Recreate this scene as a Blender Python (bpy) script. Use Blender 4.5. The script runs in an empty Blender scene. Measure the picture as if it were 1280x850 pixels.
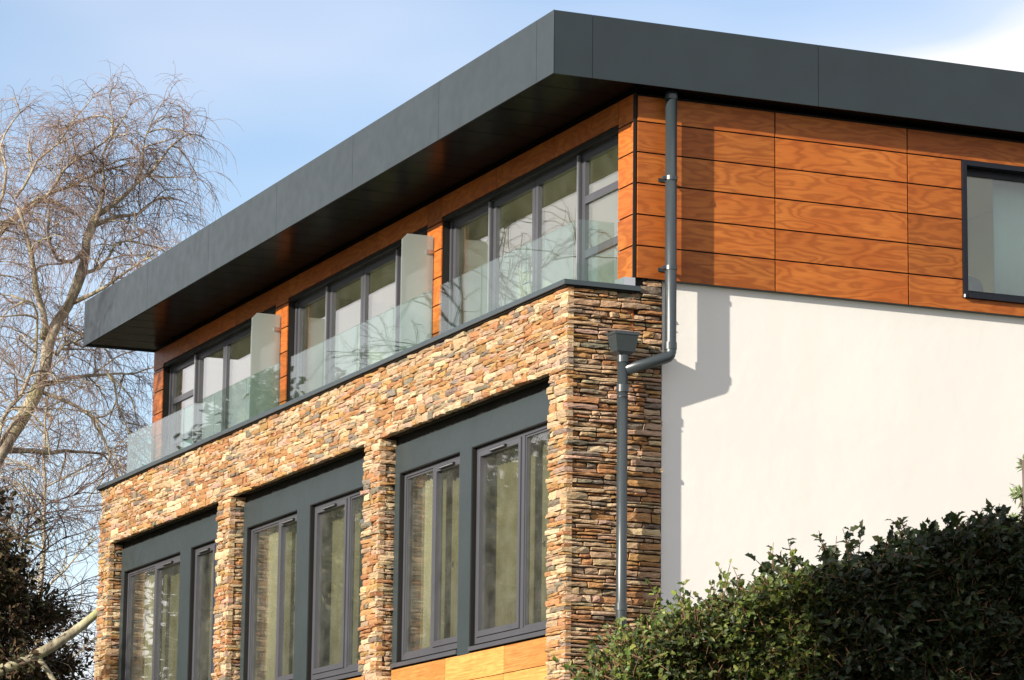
import bpy, bmesh, math, random
from mathutils import Vector, Matrix, noise as mnoise
random.seed(7)
RND = random.Random(11)
sc = bpy.context.scene
C = sc.collection

# ------------------------------------------------------------------ camera
cam = bpy.data.cameras.new('camera'); cam_o = bpy.data.objects.new('camera', cam); C.objects.link(cam_o)
cam.sensor_width = 36.0; cam.lens = 36.0*4268.634/1280.0
cam.clip_start = 0.1; cam.clip_end = 5000
Rv = Vector((0.39541597, 0.91842209, 0.01212762)); Uv = Vector((0.16583166, -0.08437115, 0.98253823)); Fv = Vector((-0.90340803, 0.38650016, 0.18566516))
M = Matrix((Rv, Uv, -Fv)).transposed().to_4x4(); M.translation = Vector((29.5333, -13.2098, 1.7))
cam_o.matrix_world = M
sc.camera = cam_o

# ------------------------------------------------------------------ light, sky, exposure
SUN = Vector((-0.333, 1.0, -0.355)).normalized()          # direction the light travels
elev = math.asin(-SUN.z); azim = math.atan2(-SUN.x, -SUN.y)   # azimuth of the sun from +Y towards +X
sun = bpy.data.lights.new('sun', 'SUN'); sun.energy = 5.0; sun.angle = math.radians(0.55); sun.color = (1.0, 0.93, 0.82)
sun_o = bpy.data.objects.new('sun', sun); C.objects.link(sun_o)
sun_o.rotation_euler = SUN.to_track_quat('-Z', 'Y').to_euler(); sun_o.location = (20, -40, 30)
SKY_STRENGTH = 0.100
w = bpy.data.worlds.new('World'); sc.world = w; w.use_nodes = True
nt = w.node_tree; nt.nodes.clear()
def N(t, typ, **kw):
    n = t.nodes.new(typ)
    for k, v in kw.items():
        if k.startswith('i_'): n.inputs[k[2:].replace('_', ' ')].default_value = v
        else: setattr(n, k, v)
    return n
out = N(nt, 'ShaderNodeOutputWorld'); bg = N(nt, 'ShaderNodeBackground'); bg.inputs['Strength'].default_value = SKY_STRENGTH
sky = N(nt, 'ShaderNodeTexSky', sky_type='NISHITA', sun_disc=False, sun_elevation=elev, sun_rotation=azim, air_density=1.0, dust_density=0.15, ozone_density=2.6)
tc = N(nt, 'ShaderNodeTexCoord')
mp = N(nt, 'ShaderNodeMapping'); mp.inputs['Scale'].default_value = (1.0, 1.0, 3.0); mp.inputs['Location'].default_value = (-1.566, 6.295, 8.511)
nz = N(nt, 'ShaderNodeTexNoise'); nz.inputs['Scale'].default_value = 3.4; nz.inputs['Detail'].default_value = 3.5; nz.inputs['Roughness'].default_value = 0.42
cr = N(nt, 'ShaderNodeValToRGB'); cr.color_ramp.elements[0].position = 0.31; cr.color_ramp.elements[1].position = 0.552; e_ = cr.color_ramp.elements.new(0.47); e_.color = (0.42, 0.42, 0.42, 1)
cr.color_ramp.elements[0].color = (0.12, 0.12, 0.12, 1); cr.color_ramp.elements[-1].color = (1, 1, 1, 1)
mx = N(nt, 'ShaderNodeMixRGB'); mx.inputs['Color2'].default_value = (6.2, 6.0, 6.3, 1)
L = nt.links.new
L(tc.outputs['Generated'], mp.inputs['Vector']); L(mp.outputs['Vector'], nz.inputs['Vector']); L(nz.outputs['Fac'], cr.inputs['Fac'])
L(cr.outputs['Color'], mx.inputs['Fac']); L(sky.outputs['Color'], mx.inputs['Color1']); L(mx.outputs['Color'], bg.inputs['Color']); L(bg.outputs['Background'], out.inputs['Surface'])
vs = sc.view_settings; vs.view_transform = 'Standard'; vs.look = 'None'; vs.gamma = 1.0; vs.exposure = 0.93; vs.use_curve_mapping = False
sc.cycles.max_bounces = 10; sc.cycles.diffuse_bounces = 4; sc.cycles.glossy_bounces = 5; sc.cycles.transparent_max_bounces = 24; sc.cycles.transmission_bounces = 6
sc.cycles.sample_clamp_indirect = 6.0

# ------------------------------------------------------------------ helpers
class MB:
    def __init__(s): s.v = []; s.f = []; s.c = []; s.cur = (1, 1, 1)
    def add(s, vs, fs, col=None):
        b = len(s.v); s.v += [tuple(p) for p in vs]; s.f += [tuple(b+i for i in f) for f in fs]
        s.c += [col or s.cur]*len(vs); return s
    def box(s, x0, x1, y0, y1, z0, z1):
        vs = [(x0,y0,z0),(x1,y0,z0),(x1,y1,z0),(x0,y1,z0),(x0,y0,z1),(x1,y0,z1),(x1,y1,z1),(x0,y1,z1)]
        return s.add(vs, [(0,3,2,1),(4,5,6,7),(0,1,5,4),(1,2,6,5),(2,3,7,6),(3,0,4,7)])
    def tube(s, pts, radii, n=8, col=None, cap=True):
        pts = [Vector(p) for p in pts]; vs = []; fs = []
        if not isinstance(radii, (list, tuple)): radii = [radii]*len(pts)
        ref = Vector((0.31, 0.17, 0.93))
        for i, p in enumerate(pts):
            t = (pts[min(i+1, len(pts)-1)]-pts[max(i-1, 0)])
            if t.length < 1e-9: t = Vector((0, 0, 1))
            t.normalize()
            a = t.cross(ref)
            if a.length < 1e-3: a = t.cross(Vector((1, 0, 0)))
            a.normalize(); b = t.cross(a)
            for k in range(n):
                an = 2*math.pi*k/n
                vs.append(p + (a*math.cos(an)+b*math.sin(an))*radii[i])
        for i in range(len(pts)-1):
            for k in range(n):
                fs.append((i*n+k, i*n+(k+1) % n, (i+1)*n+(k+1) % n, (i+1)*n+k))
        if cap:
            fs.append(tuple(range(n-1, -1, -1))); fs.append(tuple(range((len(pts)-1)*n, len(pts)*n)))
        return s.add(vs, fs, col)
    def prism(s, poly, axis, a, b):
        """polygon of 2-D points extruded along an axis from a to b"""
        n = len(poly)
        def P(q, t): return {'x': (t, q[0], q[1]), 'y': (q[0], t, q[1]), 'z': (q[0], q[1], t)}[axis]
        vs = [P(q, a) for q in poly]+[P(q, b) for q in poly]
        fs = [tuple(range(n)), tuple(range(2*n-1, n-1, -1))]+[(i, i+n, (i+1) % n+n, (i+1) % n) for i in range(n)]
        return s.add(vs, fs)
    def mesh(s, name, mat, smooth=False, col=False):
        me = bpy.data.meshes.new(name); me.from_pydata(s.v, [], s.f)
        if mat: me.materials.append(mat)
        if col:
            ca = me.color_attributes.new('tone', 'FLOAT_COLOR', 'POINT')
            flat = []
            for c in s.c: flat += [c[0], c[1], c[2], 1.0]
            ca.data.foreach_set('color', flat)
        if smooth: me.polygons.foreach_set('use_smooth', [True]*len(me.polygons))
        me.update(); return me
    def build(s, name, mat, parent=None, smooth=False, col=False, fix=False):
        me = s.mesh(name, mat, smooth, col)
        if fix:
            bm = bmesh.new(); bm.from_mesh(me); bmesh.ops.recalc_face_normals(bm, faces=bm.faces); bm.to_mesh(me); bm.free()
        o = bpy.data.objects.new(name, me); C.objects.link(o)
        if parent: o.parent = parent
        return o
def box(name, mat, parent, *a): return MB().box(*a).build(name, mat, parent)
def frame_boxes(mb, x0, x1, y0, y1, z0, z1, wl, wr, wb, wt):
    mb.box(x0, x0+wl, y0, y1, z0, z1); mb.box(x1-wr, x1, y0, y1, z0, z1)
    mb.box(x0+wl, x1-wr, y0, y1, z0, z0+wb); mb.box(x0+wl, x1-wr, y0, y1, z1-wt, z1)
def empty(name, loc, label, cat, group=None):
    o = bpy.data.objects.new(name, None); C.objects.link(o); o.location = loc; o.empty_display_size = 0.3
    tag(o, label, cat, group); return o
def tag(o, label=None, cat=None, group=None, kind=None):
    if label: o['label'] = label
    if cat: o['category'] = cat
    if group: o['group'] = group
    if kind: o['kind'] = kind
    return o
def bevel(o, wd, seg=1):
    m = o.modifiers.new('edge', 'BEVEL'); m.width = wd; m.segments = seg; m.limit_method = 'ANGLE'; return o

# ------------------------------------------------------------------ materials
def newmat(name):
    m = bpy.data.materials.new(name); m.use_nodes = True; t = m.node_tree; t.nodes.clear()
    o = t.nodes.new('ShaderNodeOutputMaterial'); p = t.nodes.new('ShaderNodeBsdfPrincipled'); t.links.new(p.outputs[0], o.inputs[0])
    return m, t, p, o
def noise(t, vec, scale, detail=4, rough=0.5, out='Fac'):
    n = t.nodes.new('ShaderNodeTexNoise'); n.inputs['Scale'].default_value = scale; n.inputs['Detail'].default_value = detail; n.inputs['Roughness'].default_value = rough
    if vec is not None: t.links.new(vec, n.inputs['Vector'])
    return n.outputs[out]
def mapping(t, vec, sc_=(1, 1, 1), loc=(0, 0, 0)):
    n = t.nodes.new('ShaderNodeMapping'); n.inputs['Scale'].default_value = sc_; n.inputs['Location'].default_value = loc
    t.links.new(vec, n.inputs['Vector']); return n.outputs[0]
def ramp(t, fac, stops):
    n = t.nodes.new('ShaderNodeValToRGB'); e = n.color_ramp.elements
    while len(e) < len(stops): e.new(0.5)
    for k, (p, c) in enumerate(stops):
        e[k].position = p; e[k].color = (c[0], c[1], c[2], 1) if isinstance(c, tuple) else (c, c, c, 1)
    t.links.new(fac, n.inputs[0]); return n.outputs[0]
def mixc(t, fac, a, b, mode='MIX'):
    n = t.nodes.new('ShaderNodeMixRGB'); n.blend_type = mode
    for k, v in (('Fac', fac), ('Color1', a), ('Color2', b)):
        if hasattr(v, 'links') or hasattr(v, 'is_linked'): t.links.new(v, n.inputs[k])
        elif isinstance(v, tuple): n.inputs[k].default_value = (v[0], v[1], v[2], 1)
        else: n.inputs[k].default_value = v
    return n.outputs[0]
def math_(t, op, a, b=None, clamp=False):
    n = t.nodes.new('ShaderNodeMath'); n.operation = op; n.use_clamp = clamp
    for k, v in ((0, a), (1, b)):
        if v is None: continue
        if hasattr(v, 'is_linked'): t.links.new(v, n.inputs[k])
        else: n.inputs[k].default_value = v
    return n.outputs[0]
def bump(t, p, height, strength, dist):
    b = t.nodes.new('ShaderNodeBump'); b.inputs['Strength'].default_value = strength; b.inputs['Distance'].default_value = dist
    t.links.new(height, b.inputs['Height']); t.links.new(b.outputs[0], p.inputs['Normal'])
def pos(t): return t.nodes.new('ShaderNodeNewGeometry').outputs['Position']

def metal_paint(name, col, rough, spec=0.5, wob=0.0):
    m, t, p, o = newmat(name); P = pos(t)
    v = noise(t, P, 2.3, 5); c = mixc(t, ramp(t, v, [(0.3, 0.0), (0.7, 1.0)]), tuple(k*0.93 for k in col), tuple(k*1.07 for k in col))
    t.links.new(c, p.inputs['Base Color'])
    r = ramp(t, noise(t, P, 6, 4), [(0.3, rough*0.9), (0.7, rough*1.12)]); t.links.new(r, p.inputs['Roughness'])
    p.inputs['Specular IOR Level'].default_value = spec
    if wob: bump(t, p, noise(t, P, 1.1, 2), wob, 0.03)
    return m
FASCIA = metal_paint('slate_metal', (0.023, 0.032, 0.036), 0.42, 0.30, 0.11)
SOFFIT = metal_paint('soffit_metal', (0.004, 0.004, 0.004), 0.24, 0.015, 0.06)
SURROUND = metal_paint('surround_metal', (0.027, 0.036, 0.038), 0.45, 0.35, 0.04)
FRAME = metal_paint('window_frame_paint', (0.058, 0.058, 0.066), 0.34, 0.4)
DARKFRAME = metal_paint('dark_frame_paint', (0.007, 0.009, 0.014), 0.35, 0.25)
COPING = metal_paint('coping_metal', (0.035, 0.047, 0.052), 0.38, 0.5, 0.03)
PIPE = metal_paint('pipe_paint', (0.028, 0.036, 0.039), 0.33, 0.6)
BLACK = metal_paint('joint_black', (0.012, 0.011, 0.010), 0.7, 0.2)
STEEL = metal_paint('brushed_steel', (0.55, 0.55, 0.54), 0.3, 0.5); STEEL.node_tree.nodes['Principled BSDF'].inputs['Metallic'].default_value = 0.9
WHITEFIX = metal_paint('white_plastic', (0.75, 0.75, 0.75), 0.5)
ROOFING = metal_paint('roof_membrane', (0.12, 0.12, 0.125), 0.8)

def render_mat():
    m, t, p, o = newmat('white_render'); P = pos(t)
    big = noise(t, P, 0.55, 5); fine = noise(t, P, 90, 3)
    st = noise(t, mapping(t, P, (1, 2.2, 0.25)), 1.3, 5)
    c = mixc(t, ramp(t, big, [(0.35, 0.0), (0.75, 1.0)]), (0.685, 0.655, 0.605), (0.715, 0.69, 0.64))
    c = mixc(t, ramp(t, st, [(0.55, 0.0), (0.8, 0.22)]), c, (0.62, 0.57, 0.48))
    t.links.new(c, p.inputs['Base Color']); p.inputs['Roughness'].default_value = 0.9; p.inputs['Specular IOR Level'].default_value = 0.15
    h = math_(t, 'ADD', math_(t, 'MULTIPLY', big, 5.0), math_(t, 'MULTIPLY', noise(t, P, 7, 4), 0.9)); h = math_(t, 'ADD', h, math_(t, 'MULTIPLY', fine, 0.22))
    bump(t, p, h, 0.22, 0.012)
    return m
RENDER = render_mat()

def wood_mat(name, c0, c1, figure):
    m, t, p, o = newmat(name); P = pos(t)
    sx = t.nodes.new('ShaderNodeSeparateXYZ'); t.links.new(P, sx.inputs[0])
    u = math_(t, 'ADD', sx.outputs[0], sx.outputs[1])
    oi = t.nodes.new('ShaderNodeObjectInfo'); rnd = oi.outputs['Random']
    cb = t.nodes.new('ShaderNodeCombineXYZ')
    t.links.new(math_(t, 'ADD', u, math_(t, 'MULTIPLY', rnd, 57.0)), cb.inputs[0]); t.links.new(sx.outputs[2], cb.inputs[1]); t.links.new(math_(t, 'MULTIPLY', rnd, 23.0), cb.inputs[2])
    V = cb.outputs[0]
    n1 = noise(t, mapping(t, V, (0.80, 3.5, 1)), 1.15, 3, 0.45)
    n1 = math_(t, 'ADD', n1, math_(t, 'MULTIPLY', noise(t, mapping(t, V, (3.0, 9.0, 1)), 1.6, 3), 0.05))
    fig = math_(t, 'SINE', math_(t, 'MULTIPLY', n1, 72.0)); fig = math_(t, 'ADD', math_(t, 'MULTIPLY', fig, 0.5), 0.5)
    fig = math_(t, 'POWER', fig, 1.6)
    fine = noise(t, mapping(t, V, (2.2, 95, 1)), 1.0, 4)
    mid = noise(t, mapping(t, V, (0.9, 1.6, 1)), 1.5, 4)
    c = mixc(t, ramp(t, mid, [(0.3, 0.0), (0.72, 1.0)]), c0, c1)
    c = mixc(t, math_(t, 'MULTIPLY', fig, figure), c, tuple(k*f for k, f in zip(c0, (.60, .54, .55))))
    c = mixc(t, ramp(t, fine, [(0.40, 0.0), (0.7, 0.6)]), c, (0.27, 0.078, 0.016))
    hs = t.nodes.new('ShaderNodeHueSaturation'); t.links.new(c, hs.inputs['Color'])
    t.links.new(math_(t, 'ADD', math_(t, 'MULTIPLY', rnd, 0.40), 0.78), hs.inputs['Value'])
    t.links.new(hs.outputs[0], p.inputs['Base Color'])
    p.inputs['Roughness'].default_value = 0.45; p.inputs['Specular IOR Level'].default_value = 0.2
    bump(t, p, fine, 0.12, 0.002)
    return m
WOOD = wood_mat('plywood_panel', (0.345, 0.084, 0.013), (0.44, 0.143, 0.026), .64)
PALEWOOD = wood_mat('pale_plywood_panel', (0.46, 0.20, 0.05), (0.55, 0.275, 0.08), .25)

def stone_mat():
    m, t, p, o = newmat('slate_stone'); P = pos(t)
    at = t.nodes.new('ShaderNodeAttribute'); at.attribute_name = 'tone'
    a = noise(t, mapping(t, P, (1, 1, 2.6)), 14, 6, 0.62); b = noise(t, mapping(t, P, (1, 1, 3.0), (4, 2, 7)), 38, 5, 0.6)
    c = mixc(t, ramp(t, a, [(0.32, 0.0), (0.7, 1.0)]), mixc(t, 1.0, at.outputs['Color'], (0.80, 0.73, 0.66), 'MULTIPLY'), mixc(t, 1.0, at.outputs['Color'], (1.22, 1.18, 1.1), 'MULTIPLY'))
    rust = noise(t, mapping(t, P, (1, 1, 1.7), (9, 1, 3)), 9, 4)
    c = mixc(t, ramp(t, rust, [(0.56, 0.0), (0.78, 0.5)]), c, (0.40, 0.17, 0.055))
    c = mixc(t, ramp(t, b, [(0.28, 0.5), (0.42, 0.0)]), c, (0.09, 0.07, 0.055))
    t.links.new(c, p.inputs['Base Color']); p.inputs['Roughness'].default_value = 0.8; p.inputs['Specular IOR Level'].default_value = 0.3
    lam = noise(t, mapping(t, P, (1, 1, 6.0), (2, 5, 1)), 16, 4, 0.55); h = math_(t, 'ADD', math_(t, 'ADD', math_(t, 'MULTIPLY', a, 1.2), math_(t, 'MULTIPLY', lam, 1.2)), math_(t, 'MULTIPLY', b, 0.8)); bump(t, p, h, 0.9, 0.016)
    return m
STONE = stone_mat()
def plain(name, col, rough=0.9, sc_=3.0, var=0.12):
    m, t, p, o = newmat(name); P = pos(t)
    c = mixc(t, ramp(t, noise(t, P, sc_, 5), [(0.3, 0.0), (0.7, 1.0)]), tuple(k*(1-var) for k in col), tuple(k*(1+var) for k in col))
    t.links.new(c, p.inputs['Base Color']); p.inputs['Roughness'].default_value = rough; p.inputs['Specular IOR Level'].default_value = 0.2
    return m
MORTAR = plain('stone_backing', (0.05, 0.037, 0.028), 0.95, 20)
INTWALL = plain('interior_plaster', (0.74, 0.72, 0.55), 0.9, 0.8, 0.05)
INTFLOOR = plain('interior_floor', (0.42, 0.33, 0.22), 0.5, 4)
DECK = plain('deck_tiles', (0.20, 0.20, 0.19), 0.7, 4)
CURTAIN = plain('curtain_cloth', (0.23, 0.225, 0.165), 0.95, 6, 0.05)
CHAIRCLOTH = plain('chair_cloth', (0.16, 0.17, 0.17), 0.9, 9)

def glass_mat(name, tint, refl=1.6, dirt=0.02):
    m = bpy.data.materials.new(name); m.use_nodes = True; t = m.node_tree; t.nodes.clear()
    o = t.nodes.new('ShaderNodeOutputMaterial'); tr = t.nodes.new('ShaderNodeBsdfTransparent'); gl = t.nodes.new('ShaderNodeBsdfGlossy'); mx_ = t.nodes.new('ShaderNodeMixShader')
    tr.inputs[0].default_value = (*tint, 1); gl.inputs['Roughness'].default_value = 0.0; gl.inputs[0].default_value = (1, 1, 1, 1)
    lw = t.nodes.new('ShaderNodeLayerWeight'); lw.inputs[0].default_value = 0.5
    f = math_(t, 'POWER', lw.outputs['Facing'], 5.0); f = math_(t, 'ADD', math_(t, 'MULTIPLY', f, 0.96), 0.04); f = math_(t, 'MULTIPLY', f, refl, True)
    b = t.nodes.new('ShaderNodeBump'); b.inputs['Strength'].default_value = 0.02; b.inputs['Distance'].default_value = 0.02
    t.links.new(noise(t, pos(t), 1.7, 2), b.inputs['Height']); t.links.new(b.outputs[0], gl.inputs['Normal'])
    t.links.new(f, mx_.inputs[0]); t.links.new(tr.outputs[0], mx_.inputs[1]); t.links.new(gl.outputs[0], mx_.inputs[2])
    df = t.nodes.new('ShaderNodeBsdfDiffuse'); df.inputs[0].default_value = (0.5, 0.52, 0.48, 1); m2 = t.nodes.new('ShaderNodeMixShader')
    t.links.new(ramp(t, noise(t, pos(t), 5, 5), [(0.3, dirt*0.4), (0.75, dirt*1.6)]), m2.inputs[0])
    t.links.new(mx_.outputs[0], m2.inputs[1]); t.links.new(df.outputs[0], m2.inputs[2]); t.links.new(m2.outputs[0], o.inputs[0])
    return m
GLASS = glass_mat('window_glass', (0.91, 0.935, 0.84), 2.2, 0.02)
LOWGLASS = glass_mat('lower_window_glass', (0.93, 0.93, 0.87), 1.35, 0.03)
SIDEGLASS = glass_mat('side_window_glass', (0.80, 0.88, 0.86), 1.8, 0.02)
BGLASS = glass_mat('balustrade_glass', (0.82, 0.915, 0.885), 1.0, 0.012)
def frosted():
    m, t, p, o = newmat('frosted_glass')
    p.inputs['Base Color'].default_value = (0.46, 0.51, 0.48, 1); p.inputs['Roughness'].default_value = 0.35
    tl = t.nodes.new('ShaderNodeBsdfTranslucent'); tl.inputs[0].default_value = (0.55, 0.62, 0.58, 1)
    mx_ = t.nodes.new('ShaderNodeMixShader'); mx_.inputs[0].default_value = 0.5
    t.links.new(p.outputs[0], mx_.inputs[1]); t.links.new(tl.outputs[0], mx_.inputs[2]); 
    t2 = t.nodes.new('ShaderNodeBsdfTransparent'); m2 = t.nodes.new('ShaderNodeMixShader'); m2.inputs[0].default_value = 0.35
    t.links.new(mx_.outputs[0], m2.inputs[1]); t.links.new(t2.outputs[0], m2.inputs[2]); t.links.new(m2.outputs[0], o.inputs[0])
    return m
FROST = frosted()
def leaf_mat(name, rough=0.4, trans=0.25, spec=0.4):
    m, t, p, o = newmat(name); at = t.nodes.new('ShaderNodeAttribute'); at.attribute_name = 'tone'
    t.links.new(at.outputs['Color'], p.inputs['Base Color']); p.inputs['Roughness'].default_value = rough; p.inputs['Specular IOR Level'].default_value = spec
    tl = t.nodes.new('ShaderNodeBsdfTranslucent'); t.links.new(mixc(t, 1.0, at.outputs['Color'], (1.3, 1.5, 0.6), 'MULTIPLY'), tl.inputs[0])
    mx_ = t.nodes.new('ShaderNodeMixShader'); mx_.inputs[0].default_value = trans
    t.links.new(p.outputs[0], mx_.inputs[1]); t.links.new(tl.outputs[0], mx_.inputs[2]); t.links.new(mx_.outputs[0], o.inputs[0]); return m
LEAF = leaf_mat('glossy_leaf', 0.48, 0.2, 0.3); NEEDLE = leaf_mat('needle_leaf', 0.6, 0.15, 0.2)
def bark_mat(name, c0, c1, c2):
    m, t, p, o = newmat(name); P = pos(t)
    a = noise(t, mapping(t, P, (1, 1, 0.4)), 7, 5); b = noise(t, P, 3, 4)
    c = mixc(t, ramp(t, a, [(0.35, 0.0), (0.65, 1.0)]), c0, c1); c = mixc(t, ramp(t, b, [(0.5, 0.0), (0.68, 0.8)]), c, c2)
    t.links.new(c, p.inputs['Base Color']); p.inputs['Roughness'].default_value = 0.9; bump(t, p, a, 0.6, 0.02); return m
BIRCH = bark_mat('birch_bark', (0.17, 0.135, 0.10), (0.42, 0.355, 0.25), (0.27, 0.25, 0.11))
TWIG = plain('twig_bark', (0.23, 0.155, 0.12), 0.9, 3, 0.3)
TWIG2 = plain('dark_twig_bark', (0.12, 0.085, 0.075), 0.9, 3, 0.3)
STEM = plain('hedge_stem', (0.16, 0.085, 0.05), 0.9, 8, 0.3)
LICHEN = bark_mat('lichen_bark', (0.16, 0.13, 0.09), (0.42, 0.38, 0.24), (0.30, 0.31, 0.13))

# ------------------------------------------------------------------ ground
def ground_h(x, y):
    d = math.hypot(x-29.5, y+13.2)
    s = min(1.0, max(0.0, (d-3)/22.0)); s = s*s*(3-2*s)
    return 2.4*s + (0.12*math.sin(x*0.31)*math.cos(y*0.27) if d < 200 else 0.0)
def build_ground():
    mb = MB(); xs = [-1500, -600, -250]+[-120+6*i for i in range(41)]+[250, 600, 1500]
    n = len(xs)
    vs = [(x, y, ground_h(x, y)) for x in xs for y in xs]
    fs = [(i*n+j, (i+1)*n+j, (i+1)*n+j+1, i*n+j+1) for i in range(n-1) for j in range(n-1)]
    mb.add(vs, fs)
    m, t, p, o = newmat('grass_ground'); P = pos(t)
    c = mixc(t, ramp(t, noise(t, P, 0.8, 6), [(0.3, 0.0), (0.7, 1.0)]), (0.055, 0.075, 0.025), (0.10, 0.10, 0.045))
    t.links.new(mixc(t, ramp(t, noise(t, P, 9, 6), [(0.4, 0.0), (0.7, 0.6)]), c, (0.12, 0.09, 0.05)), p.inputs['Base Color']); p.inputs['Roughness'].default_value = 0.95
    bump(t, p, noise(t, P, 25, 5), 0.7, 0.05)
    tag(mb.build('ground', m, smooth=True), 'grassy ground around the house', None, None, 'structure')
build_ground()
def bounce_path():  # unseen path, added to set the bounce light on the side wall
    m = bpy.data.materials.new('dark_path'); m.use_nodes = True; t = m.node_tree; p = t.nodes['Principled BSDF']; P = pos(t)
    c = mixc(t, ramp(t, noise(t, P, 30, 6), [(0.3, 0.0), (0.7, 1.0)]), (0.07, 0.066, 0.06), (0.11, 0.10, 0.09)); t.links.new(c, p.inputs['Base Color']); p.inputs['Roughness'].default_value = 0.95
    mb = MB(); xs = [0.2+i*1.0 for i in range(9)]; ys = [-9+i*1.5 for i in range(20)]; n = len(ys)
    mb.add([(x, y, ground_h(x, y)+.03) for x in xs for y in ys], [(i*n+j, (i+1)*n+j, (i+1)*n+j+1, i*n+j+1) for i in range(len(xs)-1) for j in range(n-1)])
    tag(mb.build('path', m, smooth=True), 'unseen dark path between the house and the hedge, added for its bounce light', None, None, 'structure')
bounce_path()

# ------------------------------------------------------------------ house
house = empty('house', (-7.9, 0.9, 2.2), 'modern two-storey house with stone, timber and white render walls under a slate grey flat roof', 'house')
hp = Vector(house.location)
class HouseParent:
    pass
def hb(mb, name, mat, parent=None, **k):
    """build a part of the house (its mesh is in world coordinates, so undo the parent's offset)"""
    o = mb.build(name, mat, None, **k); o.parent = parent or house
    if parent is None: o.location = -hp
    return o
def hbox(name, mat, parent, *a): return hb(MB().box(*a), name, mat, parent)
XL = -15.74
BAYS = [(-4.974, -0.434), (-10.084, -5.472), (-15.229, -10.588)]
ZS, ZC, ZB, ZT = 7.568, 8.355, 10.378, 11.013
GZ = 2.0
# backing of the stone wall: piers, band, side pier (two centimetres behind the stones' faces)
mb = MB()
mb.box(XL+0.03, -0.03, 0.035, 0.17, ZS+0.02, ZC)                      # band
for (a, b) in [(-0.434, -0.03), (-5.472, -4.974), (-10.588, -10.084), (XL+0.03, -15.229)]:
    mb.box(a+0.03, b-0.03 if b < -0.1 else b, 0.035, 0.30, GZ, ZS+0.02)
mb.box(-0.30, -0.03, 0.30, 1.03, GZ, 8.36); mb.box(-0.30, -0.03, 0.79, 1.03, 8.36, 8.49)
stone_wall = hb(mb, 'stone_wall', MORTAR)

def stone_tone(r):
    k = r.random()
    if k < .30: c = (.43, .305, .19)
    elif k < .46: c = (.53, .415, .275)
    elif k < .66: c = (.36, .185, .085)
    elif k < .77: c = (.42, .295, .215)
    elif k < .85: c = (.20, .17, .135)
    else: c = (.38, .225, .095)
    f = r.uniform(.76, 1.14)
    return tuple(x*f*r.uniform(.94, 1.06) for x in c)
def ledges(u0, u1, v0, v1, r, lmin=.14, lmax=.42, hmin=.06, hmax=.13):
    """rubble of thin ledge stones: courses, cut in lengths, each length cut in one to three stones"""
    out_ = []; v = v0
    while v < v1-1e-4:
        h = r.uniform(hmin, hmax)
        if v1-v-h < .04: h = v1-v
        u = u0+0.0
        while u < u1-1e-4:
            l = r.uniform(.22, .62)
            if u1-u-l < .13: l = u1-u
            k = 1 if h < .065 else (2 if h < .10 or r.random() < .5 else 3)
            if r.random() < .12 and h < .10: k = 1
            hs = [r.uniform(.55, 1.45) for _ in range(k)]; s = sum(hs); vv = v
            for q in hs:
                hh = h*q/s; uu = u
                while uu < u+l-1e-4:
                    ll = r.uniform(lmin, lmax)
                    if u+l-uu-ll < .08: ll = u+l-uu
                    out_.append((uu, vv, ll, hh)); uu += ll
                vv += hh
            u += l
        v += h
    return out_
def stone_mesh(mb, O, U, V, Nn, u, v, l, h, r, depth=.07, proud=.03, low=-.018, g=.004):
    """one split-faced stone on the plane through O: U along, V up, Nn outwards"""
    nu = max(2, min(4, int(l/.08)+1)); nv = 2
    pr = r.uniform(low, proud)
    if r.random() < .12: pr += r.uniform(.0, .02)
    tilt = r.uniform(-.014, .014); col = stone_tone(r)
    us = [g+(l-2*g)*i/nu for i in range(nu+1)]; vs_ = [g+(h-2*g)*j/nv for j in range(nv+1)]
    skew = r.uniform(-.016, .016); wb = min(.007, h*.11); wob = [r.uniform(-wb, wb) for _ in us]; wob2 = [r.uniform(-wb, wb) for _ in us]
    pts = []; 
    for i, a in enumerate(us):
        for j, b in enumerate(vs_):
            edge = (i in (0, nu)) + (j in (0, nv))
            d = pr + tilt*(a/l-.5)*2 + r.uniform(-.0055, .0055) - (.0055*edge if edge else -.003)
            uu = a+(skew*(j-1) if 0 < i < nu or True else 0)*(.5 if i in (0, nu) else 1)
            bb = b+(wob[i] if j == 0 else wob2[i] if j == nv else r.uniform(-.008, .008))
            pts.append(O+U*(u+uu)+V*(v+bb)+Nn*d)
    n1 = len(pts); m_ = nv+1
    ring = [i*m_ for i in range(nu+1)]+[nu*m_+j for j in range(1, nv+1)]+[i*m_+nv for i in range(nu-1, -1, -1)]+[j for j in range(nv-1, 0, -1)]
    back = []
    for k in ring:
        p = pts[k]; dd = (p-O).dot(Nn); back.append(p-Nn*(dd+depth))
    fs = [(i*m_+j, (i+1)*m_+j, (i+1)*m_+j+1, i*m_+j+1) for i in range(nu) for j in range(nv)]
    q = len(ring)
    fs += [(ring[k], n1+k, n1+(k+1) % q, ring[(k+1) % q]) for k in range(q)]
    mb.add(pts+back, fs, col)
X_, Y_, Z_ = Vector((1, 0, 0)), Vector((0, 1, 0)), Vector((0, 0, 1))
stones = []       # (size in the picture, args)
cpos = M.translation
def plan(O, U, V, Nn, rects, **k):
    for (u, v, l, h) in rects:
        p = O+U*(u+l/2)+V*(v+h/2); d = cpos-p
        a = l*h*abs(Nn.dot(d.normalized()))/d.length_squared
        if p.z < 4.4: a *= 0.02
        stones.append((a, (O, U, V, Nn, u, v, l, h), k))
r = random.Random(5)
O0 = Vector((XL, 0, 0))
plan(O0, X_, Z_, -Y_, ledges(0, -XL+.005, ZS, ZC-.004, r, .13, .38, .055, .11), proud=.009, low=-.006, g=.0018)
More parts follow.
